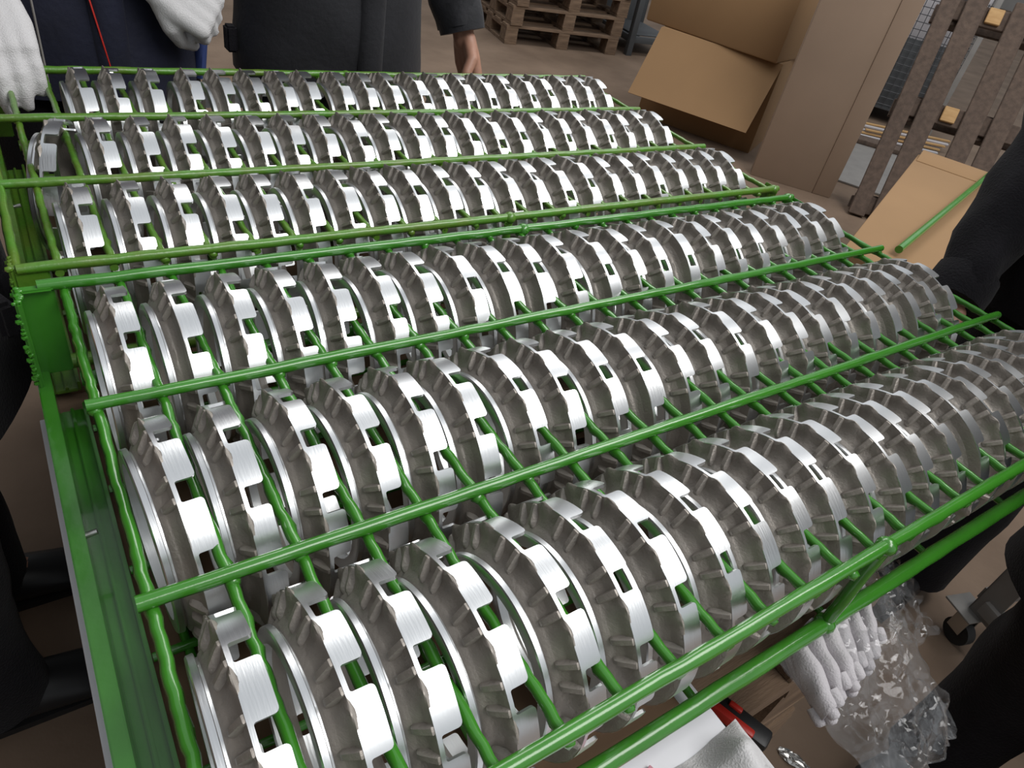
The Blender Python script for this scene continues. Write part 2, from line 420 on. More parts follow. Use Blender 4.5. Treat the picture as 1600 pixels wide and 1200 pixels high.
def make_crown():
    xb, xe, rc, rf = 0.06, 0.355, 0.065, 0.03
    cols = []                                     # (theta, x_end)
    half = 11.4 * D2
    for k in range(NT):
        c = tabc(k)
        aw = half * RR                            # half width in cells
        for d in (0.0, 0.006, 0.018, 0.038, 0.065):        # rising corner
            cols.append((c + (-aw + d) / RR, xe - rc + math.sqrt(max(0, rc * rc - (rc - min(d, rc)) ** 2))))
        for f in (-.7, -.5, -.3, -.1, .1, .3, .5, .7): cols.append((c + f * half, xe))
        for d in (0.065, 0.038, 0.018, 0.006, 0.0):
            cols.append((c + (aw - d) / RR, xe - rc + math.sqrt(max(0, rc * rc - (rc - min(d, rc)) ** 2))))
        g0, g1 = c + half, c + PIT - half
        for d in (0.0, 0.008, 0.018, 0.03): cols.append((g0 + d / RR, xb + rf - math.sqrt(max(0, rf * rf - (rf - d) ** 2))))
        cols.append(((g0 + g1) / 2, xb))
        for d in (0.03, 0.018, 0.008, 0.0): cols.append((g1 - d / RR, xb + rf - math.sqrt(max(0, rf * rf - (rf - d) ** 2))))
    vs, fs = [], []; N = len(cols); ri = 1.58 - 0.045
    for th, x1 in cols:
        x0 = -0.004 + 0.055 * boss_w(th)
        x0 = min(x0, x1 - 0.008)
        vs += [pol(x0, 1.58, th), pol(x1, 1.58, th), pol(x1, ri, th), pol(min(x0, 0.02), ri, th)]
    for i in range(N):
        j = (i + 1) % N; a, b = i * 4, j * 4
        if abs(wrap(cols[i][0] - cols[j][0])) > 1e-6:
            fs.append((a, b, b + 1, a + 1)); fs.append((a + 2, b + 2, b + 3, a + 3)); fs.append((a + 3, b + 3, b, a))
        fs.append((a + 1, b + 1, b + 2, a + 2))
    return me_from('toothed_crown', vs, fs, 30)
def make_rib():
    """short cast rib lying on the cone, at theta = 90 deg (up), built in the x-z plane"""
    path = [(-.185, 1.265), (-.17, 1.295), (-.14, 1.33), (-.085, 1.395), (-.04, 1.465), (-.015, 1.545), (0.0, 1.57)]
    vs, fs = [], []
    for i, (x, r) in enumerate(path):
        hgt = (0.0, 0.055, 0.075, 0.080, 0.076, 0.040, 0.0)[i]
        wd = (0.036, 0.046, 0.050, 0.052, 0.052, 0.052, 0.046)[i]
        nx, nr = -0.76, 0.65
        for s, hh in ((-1.35, -0.02), (-1.0, hgt * 0.72), (-0.7, hgt), (0.7, hgt), (1.0, hgt * 0.72), (1.35, -0.02)):
            vs.append(Vector(((x + nx * hh) * U * 0.92, s * wd * U, (r + nr * hh) * KR * U)))
    for i in range(len(path) - 1):
        for k in range(5):
            a = i * 6 + k; fs.append((a, a + 1, a + 7, a + 6))
    fs.append(tuple(range(6))[::-1]); fs.append(tuple(range(len(vs) - 6, len(vs))))
    return me_from('rib', vs, fs, 38)
M_col, M_cast, M_crown, M_rib = make_collar(), make_cast(), make_crown(), make_rib()
M_col.materials.append(MT['mach']); M_cast.materials.append(MT['cast']); M_crown.materials.append(MT['mach']); M_rib.materials.append(MT['cast'])
RIBS = []
for k in range(NT):
    for off in (-13, -24):
        a = (90 + TP * k + off)
        if abs(wrap(a * D2 - SCOOP[0])) > 24 * D2: RIBS.append(a)
# measured rim positions (cell units) of each ring, one list per row; None z = standing on the support rods
ROWS = [
 ("the near rack's front row", -10.02, [.79, 1.57, 2.51, 3.44, 4.57, 5.62, 6.55, 7.55, 8.42, 9.48, 10.49, 11.52, 12.56, 13.49, 14.55, 15.72, 16.68, 17.57, 18.6, 19.85, 20.98, 21.9]),
 ("the near rack's middle row", -5.96, [.81, 1.52, 2.51, 3.49, 4.5, 5.45, 6.51, 7.5, 8.55, 9.53, 10.53, 11.48, 12.68, 13.65, 14.59, 15.45, 16.51, 17.49, 18.56, 19.65, 20.8, 22.0]),
 ("the near rack's back row", -1.95, [.86, 1.66, 2.61, 3.59, 4.65, 5.65, 6.61, 7.64, 8.62, 9.6, 10.76, 11.68, 12.64, 13.53, 14.66, 15.8, 16.86, 18.0, 18.91, 19.9, 20.97, 22.2]),
 ("the far rack's front row", 2.70, [.95, 1.73, 2.57, 3.58, 4.58, 5.66, 6.62, 7.59, 8.6, 9.57, 10.58, 11.72, 12.61, 13.71, 14.68, 15.63, 16.62, 17.65, 18.65, 19.8, 20.82, 21.94]),
 ("the far rack's middle row", 6.76, [.55, 1.75, 2.74, 3.7, 4.83, 5.84, 6.86, 7.7, 8.64, 9.69, 10.73, 11.81, 12.68, 13.73, 14.85, 15.73, 16.85, 17.83, 18.96, 20.08, 20.94, 22.01]),
 ("the far rack's back row", 10.91, [1.76, 2.55, 3.6, 4.97, 5.74, 7.0, 7.7, 8.59, 9.89, 10.7, 11.64, 12.84, 13.79, 14.79, 15.83, 16.86, 17.82, 18.87, 20.02, 21.1, 22.11]),
]
ORD = 'first second third fourth fifth sixth seventh eighth ninth tenth eleventh twelfth thirteenth fourteenth fifteenth sixteenth seventeenth eighteenth nineteenth twentieth twenty-first twenty-second'.split()
ZC = -1.26
rnd = random.Random(21)
PH = {}
PH[0] = [2, -4, 0, -3, 4, 6, -10, -14, 4, -6, 10, -8, 14, -4, -2, -10, 5, -8, 2, 8, -6, 0]
for ri, (rname, yc, xs) in enumerate(ROWS):
    for k, x in enumerate(xs):
        ph = (PH.get(ri, {}) or [rnd.gauss(-2, 9) for _ in range(40)])[k] if ri in PH else rnd.gauss(-2, 9)
        if rnd.random() < 0.14: ph += rnd.choice((-45, -60))
        kk = k if ri < 5 else int(x) if x - int(x) > 0.3 else int(x) - 1
        x = min(max(x, kk + 0.46), kk + (0.60 if ri < 5 else 0.76))
        yaw = rnd.gauss(0, 1.3); tilt = rnd.gauss(0, 0.8)
        if ri == 4 and k == 0: yaw = -16
        t = thing('toothed_ring', 'toothed aluminium ring, %s from the left in %s' % (ORD[k], rname), 'ring', W(x, yc, ZC), (ph * D2, tilt * D2, yaw * D2), 'toothed rings standing in the green racks')
        t.rotation_mode = 'XYZ'
        ob('collar', M_col, None, t); c = ob('cast_body', M_cast, None, t); ob('toothed_crown', M_crown, None, t)
        for a in RIBS:
            ob('rib', M_rib, None, c, (0, 0, 0), ((a - 90) * D2, 0, 0))

# ------------------------------------------------------------------ people
def torso_secs(p0, zs, a, b):
    return [((p0[0] + dx, p0[1] + dy, z), aa, bb, (1, 0, 0), (0, 1, 0)) for (z, aa, bb, dx, dy) in zs]
def hand_me(name, fingers, thumb, palm, vox=0.0045):
    """palm: list of tube points with radii; fingers/thumb: lists of (pts, radii); fused by voxel remesh into one soft hand"""
    bm = bmesh.new()
    for pts, rad in [palm] + fingers + [thumb]:
        bm_tube(bm, pts, rad, 10)
        for p, r in ((pts[0], rad[0]), (pts[-1], rad[-1])):
            q = bmesh.ops.create_icosphere(bm, subdivisions=2, radius=r)
            for v in q['verts']: v.co = v.co + Vector(p)
    me = me_from_bm(name, bm); o = ob(name, me)
    md = o.modifiers.new('r', 'REMESH'); md.mode = 'VOXEL'; md.voxel_size = vox; md.use_smooth_shade = True
    sm = o.modifiers.new('s', 'SMOOTH'); sm.iterations = 3; sm.factor = 0.5
    apply_mods(o); me = o.data; bpy.data.objects.remove(o); me.name = name
    return me
def hand_at(name, wrist, fwd, palmn, curl, m, parent, size=1.0, spread=1.0):
    """hand with five separate fingers: fwd = wrist to knuckles, palmn = out of the palm, curl in radians per joint"""
    f = Vector(fwd).normalized(); n = Vector(palmn); n = (n - f * n.dot(f)).normalized(); s = f.cross(n).normalized(); w = Vector(wrist)
    k = size
    P = lambda a, b, c: w + (f * a + s * b + n * c) * k
    fingers = []
    for i, (off, ln) in enumerate(((-0.030, 0.070), (-0.010, 0.078), (0.011, 0.073), (0.031, 0.058))):
        base = P(0.085 - abs(i - 1.3) * 0.004, off, 0); pts = [P(0.05, off * 0.85, 0), base]; d = f + s * off * 1.5 * spread; ang = 0
        p = base
        for j, fr in enumerate((0.45, 0.32, 0.23)):
            ang += curl * (0.9, 1.15, 0.8)[j]
            dv = (f * math.cos(ang) + n * math.sin(ang)).normalized() + s * off * spread * (1.0 if curl < 0.5 else 0.2)
            p = p + dv * ln * fr * k; pts.append(p)
        fingers.append((pts, [0.0115 * k, 0.0112 * k, 0.0105 * k, 0.0098 * k, 0.0085 * k]))
    th = ([P(0.015, -0.026, 0.004), P(0.045, -0.047, 0.016), P(0.072, -0.050, 0.032 + 0.012 * curl), P(0.094, -0.040, 0.043 + 0.018 * curl)], [0.016 * k, 0.0145 * k, 0.0125 * k, 0.0105 * k])
    bm = bmesh.new()
    palm = ([P(-0.03, 0, 0), P(0.0, 0, 0)], [0.026 * k, 0.027 * k])
    side = []
    for off in (-0.026, -0.009, 0.010, 0.027): side.append(([P(0.0, off * 0.75, 0), P(0.045, off * 1.0, 0.001), P(0.082, off * 1.05, 0)], [0.018 * k, 0.0185 * k, 0.015 * k]))
    return ob(name, hand_me(name, side + fingers, th, palm), m, parent)
def person(label, loc, rz, coat, trousers, arms, coat_hem=0.80, bulk=1.0, hands=('skin', 'skin'), curls=(0.7, 0.7), open_coat=False, zip_front=True, fseed=1, skirt=0.0, palmn=((1, 0, 0), (-1, 0, 0)), gl=('hand', 'hand'), hand_dirs=(None, None), pockets=True, stance=0.11):
    """faces local -y; arms: ((shoulder, elbow, wrist) right = -x, (…) left = +x) in local metres"""
    t = thing('person', label, 'person', loc, (0, 0, rz))
    # body: one continuous surface grown from a skeleton
    V = [(0, 0, 0.95), (0, 0, 1.12), (0, 0, 1.30), (0, 0.01, 1.43), (0, 0.0, 1.52), (0, -0.015, 1.60), (0, -0.02, 1.69), (0, -0.012, 1.755)]
    Rr = [.13, .12, .135, .10, .052, .078, .088, .05]; Ed = [(i, i + 1) for i in range(7)]
    def chain(start, pts, rads):
        prev = start
        for p, r in zip(pts, rads): V.append(tuple(p)); Rr.append(r); Ed.append((prev, len(V) - 1)); prev = len(V) - 1
        return prev
    for sgn, (sh, el, wr) in zip((-1, 1), arms):
        chain(3, [sh, Vector(sh).lerp(Vector(el), .5), el, Vector(el).lerp(Vector(wr), .4), wr], [.062, .05, .042, .042, .028])
        chain(0, [(sgn * stance * .85, 0, .88), (sgn * stance * .95, -.01, .68), (sgn * stance, -.015, .48), (sgn * stance, .015, .30), (sgn * stance, .02, .09), (sgn * stance, -.10, .04)], [.095, .08, .058, .055, .038, .03])
    V.append((0, -0.115, 1.615)); Rr.append(.016); Ed.append((5, len(V) - 1))
    me = bpy.data.meshes.new('body'); me.from_pydata([tuple(v) for v in V], Ed, []); b = ob('body', me, 'skin')
    md = b.modifiers.new('k', 'SKIN'); md.use_smooth_shade = True
    for i, sv in enumerate(b.data.skin_vertices[0].data): sv.radius = (Rr[i], Rr[i]); sv.use_root = (i == 0)
    b.modifiers.new('d', 'SUBSURF').levels = 2; apply_mods(b); b.parent = t
    if not b.data.materials: b.data.materials.append(MT['skin'])
    # face and hair
    for sx in (-1, 1):
        e = bmesh.new(); q = bmesh.ops.create_uvsphere(e, u_segments=12, v_segments=8, radius=0.013)
        for v in q['verts']: v.co += Vector((sx * 0.032, -0.095, 1.655))
        ey = ob('eye', me_from_bm('eye', e, 60), 'eye', t)
        e = bmesh.new(); q = bmesh.ops.create_uvsphere(e, u_segments=10, v_segments=6, radius=0.0065)
        for v in q['verts']: v.co += Vector((sx * 0.032, -0.104, 1.655))
        ob('iris', me_from_bm('iris', e, 60), 'iris', ey)
        e = bmesh.new(); q = bmesh.ops.create_uvsphere(e, u_segments=10, v_segments=8, radius=1)
        for v in q['verts']: v.co = Vector((v.co.x * .012 + sx * .088, v.co.y * .02 - .005, v.co.z * .033 + 1.64))
        ob('ear', me_from_bm('ear', e, 60), 'skin', t)
    e = bmesh.new(); q = bmesh.ops.create_uvsphere(e, u_segments=12, v_segments=6, radius=1)
    for v in q['verts']: v.co = Vector((v.co.x * .026, v.co.y * .008 - .098, v.co.z * .008 + 1.578))
    ob('mouth', me_from_bm('mouth', e, 60), 'pink', t)
    e = bmesh.new(); q = bmesh.ops.create_uvsphere(e, u_segments=24, v_segments=16, radius=1)
    for v in q['verts']:
        nz = noise.noise(v.co * 6) * .05
        v.co = Vector((v.co.x * .098, v.co.y * .112 + .012, v.co.z * .115 + 1.69)) * 1.0 + v.co * nz * .1
    bmesh.ops.delete(e, geom=[v for v in e.verts if (v.co.z < 1.70 and v.co.y < -0.03) or v.co.z < 1.60], context='VERTS')
    ob('hair', me_from_bm('hair', e, 60), 'hair', t)
    # trousers and shoes
    bm = bmesh.new()
    bm_loft(bm, dense([((0, 0, 0.80), .17 * bulk, .125, (1, 0, 0), (0, 1, 0)), ((0, 0, 0.90), .172 * bulk, .128, (1, 0, 0), (0, 1, 0)), ((0, 0, 1.02), .16 * bulk, .12, (1, 0, 0), (0, 1, 0))], 4), 28, fold=.006, seed=fseed)
    for sx in (-1, 1):
        bm_loft(bm, dense([((sx * stance * .85, 0, .86), .098 * bulk, .11, (1, 0, 0), (0, 1, 0)), ((sx * stance, -.01, .50), .075 * bulk, .082, (1, 0, 0), (0, 1, 0)), ((sx * stance, .015, .30), .072 * bulk, .078, (1, 0, 0), (0, 1, 0)), ((sx * stance, .01, .055), .068 * bulk, .082, (1, 0, 0), (0, 1, 0))], 8), 20, fold=.012, seed=fseed + sx, fs=11)
    ob('trousers', me_from_bm('trousers', bm, 60), trousers, t)
    for sx in (-1, 1):
        bm = bmesh.new(); x = sx * stance
        bm_loft(bm, dense([((x, .075, .045), .034, .040, (1, 0, 0), (0, 0, 1)), ((x, .03, .055), .042, .052, (1, 0, 0), (0, 0, 1)), ((x, -.06, .045), .045, .043, (1, 0, 0), (0, 0, 1)), ((x, -.13, .034), .047, .032, (1, 0, 0), (0, 0, 1)), ((x, -.185, .026), .03, .022, (1, 0, 0), (0, 0, 1))], 3), 16)
        bm_box(bm, (x, -.05, .007), (.082, .25, .014))
        ob('shoe', me_from_bm('shoe', bm, 60), 'blackp', t)
    # coat: torso and sleeves in one garment, clean hem and cuffs
    bm = bmesh.new(); h = coat_hem; bk = bulk
    secs = [((0, 0, h), (.205 + skirt) * bk, (.15 + skirt * .7) * bk, (1, 0, 0), (0, 1, 0)), ((0, 0, (h + 1.05) / 2), (.20 + skirt * .5) * bk, .147 * bk, (1, 0, 0), (0, 1, 0)), ((0, 0, 1.08), .192 * bk, .14 * bk, (1, 0, 0), (0, 1, 0)), ((0, .005, 1.28), .205 * bk, .145 * bk, (1, 0, 0), (0, 1, 0)), ((0, .01, 1.40), .19 * bk, .125 * bk, (1, 0, 0), (0, 1, 0)), ((0, .012, 1.47), .115, .09, (1, 0, 0), (0, 1, 0)), ((0, .01, 1.54), .075, .075, (1, 0, 0), (0, 1, 0))]
    bm_loft(bm, dense(secs, 9), 44, cap=True, fold=.014, seed=fseed * 3.1, fs=7)
    for sh, el, wr in arms:
        sd = limb_secs(sh, el, wr, .085 * bk, .068 * bk, .052)
        bm_loft(bm, dense(sd, 12), 22, cap=True, fold=.020, seed=fseed + Vector(el).x * 9, fs=15)
    ob('coat', me_from_bm('coat', bm, 60), coat, t)
    yf = lambda z: -(.15 + (skirt * .7 if z < 1.0 else 0)) * bk
    if zip_front:
        bm = bmesh.new()
        bm_loft(bm, [((0.03, -.143 * bk - skirt * .7 * max(0, (1.05 - z)) / .3, z), .028, .013, (1, 0, 0), (0, 1, 0)) for z in [h + .005 + (1.42 - h) * i / 12 for i in range(13)]], 12)
        ob('placket', me_from_bm('placket', bm, 50), coat, t)
    if pockets:
        for sx in (-1, 1):
            bm = bmesh.new(); bm_box(bm, (sx * .105 * bk, -.128 * bk - skirt * .6, h + .17), (.12, .02, .045), Matrix.Rotation(-sx * .42, 3, 'Z'))
            bmesh.ops.bevel(bm, geom=list(bm.edges), offset=.005, segments=2, affect='EDGES')
            ob('pocket_flap', me_from_bm('pocket_flap', bm, 40), coat, t)
    bm = bmesh.new(); bm_loft(bm, dense([((0, .005, 1.45), .085, .085, (1, 0, 0), (0, 1, 0)), ((0, .0, 1.50), .082, .084, (1, 0, 0), (0, 1, 0)), ((0, .0, 1.545), .078, .08, (1, 0, 0), (0, 1, 0))], 3), 24, cap=False)
    ob('collar', me_from_bm('collar', bm, 60), coat, t)
    for i, (sh, el, wr) in enumerate(arms):
        d = (Vector(wr) - Vector(el)).normalized()
        bm = bmesh.new(); sd = limb_secs(Vector(wr) - d * .05, Vector(wr) - d * .02, Vector(wr) + d * .012, .054, .056, .054); bm_loft(bm, dense(sd, 2), 20, fold=.004)
        ob('cuff', me_from_bm('cuff', bm, 50), coat, t)
        fd = hand_dirs[i] or d
        hand_at(gl[i], Vector(wr) + d * .03, fd, palmn[i], curls[i], hands[i], t, 1.0 if hands[i] == 'skin' else 1.12)
    return t
# second person from the left behind the far rack: dark grey work jacket
pB = person('person in a charcoal work jacket with front placket standing behind the racks, arms hanging', (0.625, 0.905, 0), 0.0, 'charcoal', 'black',
       (((-.20, .02, 1.40), (-.215, .11, 1.13), (-.12, .20, .96)), ((.20, .02, 1.40), (.275, .05, 1.12), (.312, -.03, .915))),
       coat_hem=.80, bulk=1.03, fseed=3, pockets=False, curls=(.6, .7), palmn=((1, 0, 0), (-1, 0, 0)))
tg = bmesh.new(); bm_box(tg, (-.222, -.02, .865), (.022, .03, .05)); bmesh.ops.bevel(tg, geom=list(tg.edges), offset=.004, segments=2, affect='EDGES')
ob('hem_tab', me_from_bm('hem_tab', tg, 40), 'black', pB)
# leftmost person behind the far rack: navy jacket with red piping, white cotton gloves, hand on the rack corner
pA = person('person in a navy jacket with red piping and white cotton gloves behind the far rack', (0.138, 0.90, 0), 0.0, 'navy', 'black',
       (((-.20, .02, 1.40), (-.245, .02, 1.13), (-.150, -.205, .985)), ((.20, .02, 1.40), (.215, .02, 1.14), (.125, -.135, 1.01))),
       coat_hem=.78, bulk=.98, pockets=False, hands=('glove', 'glove'), gl=('glove', 'glove'), curls=(.35, 1.05), fseed=5,
       palmn=((0, .25, -1), (-.15, 1, -.35)), hand_dirs=((.05, -.75, -.55), (.82, -.1, -.52)))
bm = bmesh.new(); bm_tube(bm, [(-.02 + .045 * (1.12 - z) / .3, -.151, z) for z in [1.12 - .02 * i for i in range(17)]], .0016, 6)
ob('piping', me_from_bm('piping', bm, 60), 'red', pA)
bm = bmesh.new(); bm_tube(bm, [(-.078, -.143, z) for z in [1.2 - .02 * i for i in range(21)]], .0018, 6)
ob('zip', me_from_bm('zip', bm, 60), 'grey', pA)
bm = bmesh.new(); bm_loft(bm, dense([((.19, -.02, .80), .016, .05, (1, 0, 0), (0, 1, 0)), ((.198, -.02, .87), .018, .05, (1, 0, 0), (0, 1, 0)), ((.19, -.02, .96), .012, .04, (1, 0, 0), (0, 1, 0))], 4), 16)
ob('lining', me_from_bm('lining', bm, 60), 'blue', pA)
# person at the left edge of the picture: long black coat
person('person in a long black coat standing left of the far rack at the picture edge', (-0.222, 0.23, 0), PI / 2 * 1.0, 'black', 'black',
       (((-.20, .02, 1.40), (-.25, .05, 1.12), (-.22, -.05, .92)), ((.20, .02, 1.40), (.25, .05, 1.12), (.22, -.05, .92))),
       coat_hem=.62, bulk=1.02, fseed=9, skirt=.02, stance=.12)
# person right of the near rack: black jacket, hand at the rack's end
person('person in a black jacket at the right end of the near rack', (1.63, -0.385, 0), -PI / 2 * 0.97, 'black', 'black',
       (((-.19, .02, 1.40), (-.215, .05, 1.12), (-.13, -.265, .785)), ((.20, .02, 1.40), (.25, .05, 1.12), (.24, .0, .88))),
       coat_hem=.76, bulk=1.08, fseed=12, curls=(.5, .45), palmn=((.3, 0, -1), (-1, 0, 0)), hand_dirs=((.10, -.75, -.55), None), pockets=False, stance=.075)
# person cut off by the lower right edge of the picture: black jacket and trousers
person('person in black jacket and trousers cut off at the lower right edge', (1.19, -0.835, 0), -PI / 2 * 1.08, 'black', 'black',
       (((-.19, .03, 1.40), (-.17, .14, 1.12), (-.10, .15, .92)), ((.20, .02, 1.40), (.25, .06, 1.12), (.23, .03, .90))),
       coat_hem=.56, bulk=1.08, fseed=15, skirt=.01, pockets=False, zip_front=False, stance=.085)

# ------------------------------------------------------------------ cardboard boxes and sheets behind the racks
def quad_slab(name, p, th, m, parent=None, flip=1):
    """slab of thickness th from four corner points (counter-clockwise)"""
    p = [Vector(q) for q in p]; n = (p[1] - p[0]).cross(p[3] - p[0]).normalized() * th * flip
    vs = p + [q + n for q in p]
    fs = [(0, 1, 2, 3), (4, 5, 6, 7), (0, 1, 5, 4), (1, 2, 6, 5), (2, 3, 7, 6), (3, 0, 4, 7)]
    return ob(name, me_from(name, vs, fs, 30), m, parent)

def frame_thing(name, label, cat, p0, p1, **k):
    """thing at p0 whose local x runs to p1 along the floor"""
    d = Vector(p1) - Vector(p0); return thing(name, label, cat, p0, (0, 0, math.atan2(d.y, d.x)), **k), d.length
def lbox(par, nm, x0, x1, y0, y1, z0, z1, m, bev=.002, rot=(0, 0, 0)):
    return ob(nm, box_me(nm, (x1 - x0, y1 - y0, z1 - z0), bev), m, par, ((x0 + x1) / 2, (y0 + y1) / 2, (z0 + z1) / 2), rot)
t, L = frame_thing('open_carton', 'tall brown carton with a long flap hanging open, standing right behind the racks', 'carton', (3.434, 2.719, 0), (3.788, 2.031, 0))
hh, dep = .53, .55
for nm, a in (('side_panel', (0, L, 0, .008, 0, hh)), ('side_panel', (0, L, dep - .008, dep, 0, hh)), ('end_panel', (0, .008, .008, dep - .008, 0, hh)), ('end_panel', (L - .008, L, .008, dep - .008, 0, hh)), ('bottom_panel', (.008, L - .008, .008, dep - .008, 0.001, .01)), ('lid_panel', (.008, L - .008, .008, dep, hh - .006, hh))):
    lbox(t, nm, *a, 'card')
im = Matrix.Translation((3.434, 2.719, 0)) @ Matrix.Rotation(math.atan2(2.031 - 2.719, 3.788 - 3.434), 4, 'Z'); im.invert()
fl = [im @ Vector(p) for p in ((3.434, 2.719, .53), (3.788, 2.031, .53), (3.583, 1.953, .165), (3.229, 2.641, .165))]
quad_slab('flap', fl, .006, 'card', t)
t, L = frame_thing('closed_carton', 'closed brown carton resting on top of the open one behind the racks', 'carton', (3.43, 2.87, .531), (3.72, 2.03, .531))
lbox(t, 'body', 0, L, .0, .60, 0, .46, 'card', .012)
lbox(t, 'tape', L * .46, L * .54, -.0012, .60, .455, .4615, 'card2', .0005)
lbox(t, 'flap', .01, L - .01, .005, .295, .4605, .4655, 'card', .001); lbox(t, 'flap', .01, L - .01, .305, .595, .4605, .4655, 'card', .001)
t, L = frame_thing('tall_carton', 'tall smooth grey-brown carton standing between the open carton and the leaning pallet', 'carton', (3.50, 1.755, 0), (3.79, 1.395, 0))
lbox(t, 'front_panel', 0, L * .78, 0, .012, 0, 1.22, 'card2', .003); lbox(t, 'corner_strip', L * .78, L, -.006, .012, 0, 1.22, 'card2', .005)
lbox(t, 'side_panel', 0, .012, .012, .10, 0, 1.22, 'card2'); lbox(t, 'side_panel', L - .012, L, .012, .10, 0, 1.22, 'card2'); lbox(t, 'back_panel', 0, L, .10, .112, 0, 1.22, 'card2')
lbox(t, 'top_panel', 0, L, 0, .112, 1.22, 1.228, 'card2')

# long low carton with a green tube on it, right of the racks
a_ = Vector((-.92, -.385, 0)).normalized()
t, L = frame_thing('long_carton', 'long low brown carton with folded end flap, under the green tube at right', 'carton', Vector((3.37, .86, 0)) + a_ * 1.5, (3.37, .86, 0))
lbox(t, 'body', 0, 1.5, -.72, 0, 0, .50, 'card', .006)
lbox(t, 'end_flap', 1.36, 1.51, -.70, -.01, .505, .512, 'card', .002, (0, -.12, 0))
lbox(t, 'seam', .02, 1.34, -.363, -.357, .4995, .5015, 'card2', .0004)
t = thing('green_tube', 'thin green painted tube with a bent end lying on the long carton', 'tube', (2.157, .203, .513))
bm = bmesh.new(); bm_tube(bm, [(0, 0, .012), (.5, .143, .012), (1.0, .286, .012), (1.44, .412, .012)], .012, 12)
ob('straight_length', me_from_bm('straight_length', bm, 50), 'green', t)
bm = bmesh.new(); bm_tube(bm, [(1.42, .406, .012), (1.46, .42, .014), (1.50, .425, .022), (1.54, .42, .03)], .014, 12)
ob('bent_end', me_from_bm('bent_end', bm, 50), 'greenold', t)

# ------------------------------------------------------------------ pallet leaning behind, made of upright boards
b0 = Vector((3.72, 1.22, .004)); e_ = Vector((.570, -.822, 0)).normalized(); d_ = Vector((.434, .229, .985)).normalized(); d_ = (d_ - e_ * d_.dot(e_)).normalized(); n_ = e_.cross(d_).normalized()
t = thing('leaning_pallet', 'dark weathered wooden pallet leaning upright at the upper right, pale block ends showing', 'pallet', b0)
Rm = Matrix((e_, d_, n_)).transposed()
def pboard(nm, x0, x1, y0, y1, z0, z1, m):
    bm = bmesh.new(); c = Vector(((x0 + x1) / 2, (y0 + y1) / 2, (z0 + z1) / 2)); bm_box(bm, (0, 0, 0), (x1 - x0, y1 - y0, z1 - z0))
    bmesh.ops.bevel(bm, geom=list(bm.edges), offset=.003, segments=1, affect='EDGES')
    o = ob(nm, me_from_bm(nm, bm, 30), m, t); o.matrix_local = Matrix.Translation(Rm @ c) @ Rm.to_4x4(); return o
for x0, w_ in ((0, .085), (.115, .10), (.335, .10), (.47, .095), (.70, .10), (.84, .10)): pboard('slat', x0, x0 + w_, 0, 1.2, 0, .022, 'wood_dark')
for y0 in (.02, .56, 1.06): pboard('cross_board', 0, .94, y0, y0 + .095, -.024, -.001, 'wood_dark')
for y0 in (.0, .54, 1.04):
    for x0 in (.03, .37, .76): pboard('block', x0, x0 + .14, y0, y0 + .13, -.105, -.025, 'wood_dark')
for y0 in (.02, .56, 1.06): pboard('back_board', 0, .94, y0, y0 + .095, -.128, -.106, 'wood_dark')
for x0, y0 in ((.232, .575), (.232, 1.075)): pboard('pale_block', x0, x0 + .072, y0, y0 + .075, -.001, .02, 'wood_new')
# ------------------------------------------------------------------ far pallet stack
ang = math.atan2(3.99 - 4.15, 4.27 - 3.32)
for k in range(3):
    nm = ['bottom', 'middle', 'top'][k]
    pallet('brown wooden pallet far behind the racks, %s of the stack of three' % nm, (3.88 + .01 * k, 4.50, 0.139 * k), (0, 0, ang + .03 * (k - 1)), 'pallets stacked far behind', sx=1.0, sy=.8, ndeck=5)
t = thing('wooden_crate', 'brown wooden crate standing on the far pallet stack', 'crate', (3.90, 4.50, .418), (0, 0, ang))
for k in range(5):
    for y in (-.38, .38): lbox(t, 'board', -.48, .48, y - .012, y + .012, .01 + k * .115, .115 + k * .115, 'wood')
    for x in (-.47, .47): lbox(t, 'board', x - .012, x + .012, -.366, .366, .01 + k * .115, .115 + k * .115, 'wood')
for x in (-.48, .48):
    for y in (-.39, .39): lbox(t, 'corner_batten', x - .025, x + .025, y - .025, y + .025, 0.005, .60, 'wood_dark')
t = thing('steel_stillage', 'dark steel stillage standing right of the far pallets', 'stillage', (4.72, 4.30, 0), (0, 0, ang))
for x in (-.22, .22):
    for y in (-.3, .3): lbox(t, 'post', x - .025, x + .025, y - .025, y + .025, 0, .95, 'panelgrey')
for z in (.10, .5, .9):
    for y in (-.3, .3): lbox(t, 'rail', -.195, .195, y - .015, y + .015, z, z + .05, 'panelgrey')
    for x in (-.22, .22): lbox(t, 'rail', x - .015, x + .015, -.275, .275, z, z + .05, 'panelgrey')
lbox(t, 'back_sheet', -.195, .195, .27, .285, .05, .9, 'panelgrey'); lbox(t, 'floor_sheet', -.19, .19, -.27, .27, .15, .16, 'panelgrey')
# ------------------------------------------------------------------ wire mesh container and clutter behind the leaning pallet
t = thing('mesh_container', 'dark wire mesh container with a grey sheet inside, behind the leaning pallet', 'container', (6.1, 2.75, 0), (0, 0, math.radians(-58)))
for k in range(21):
    x = -.5 + .05 * k
    for y in (-.4, .4):
        bm = bmesh.new(); bm_tube(bm, [(x, y, .12), (x, y, .95)], .003, 5); ob('upright_wire', me_from_bm('upright_wire', bm, 60), 'wire', t)
for k in range(17):
    z = .14 + .05 * k
    for y in (-.4, .4):
        bm = bmesh.new(); bm_tube(bm, [(-.5, y, z), (.5, y, z)], .003, 5); ob('level_wire', me_from_bm('level_wire', bm, 60), 'wire', t)
for x in (-.5, .5):
    for y in (-.4, .4): lbox(t, 'post', x - .02, x + .02, y - .02, y + .02, 0, 1.0, 'grey')
lbox(t, 'base_sheet', -.48, .48, -.38, .38, .10, .12, 'panelgrey')
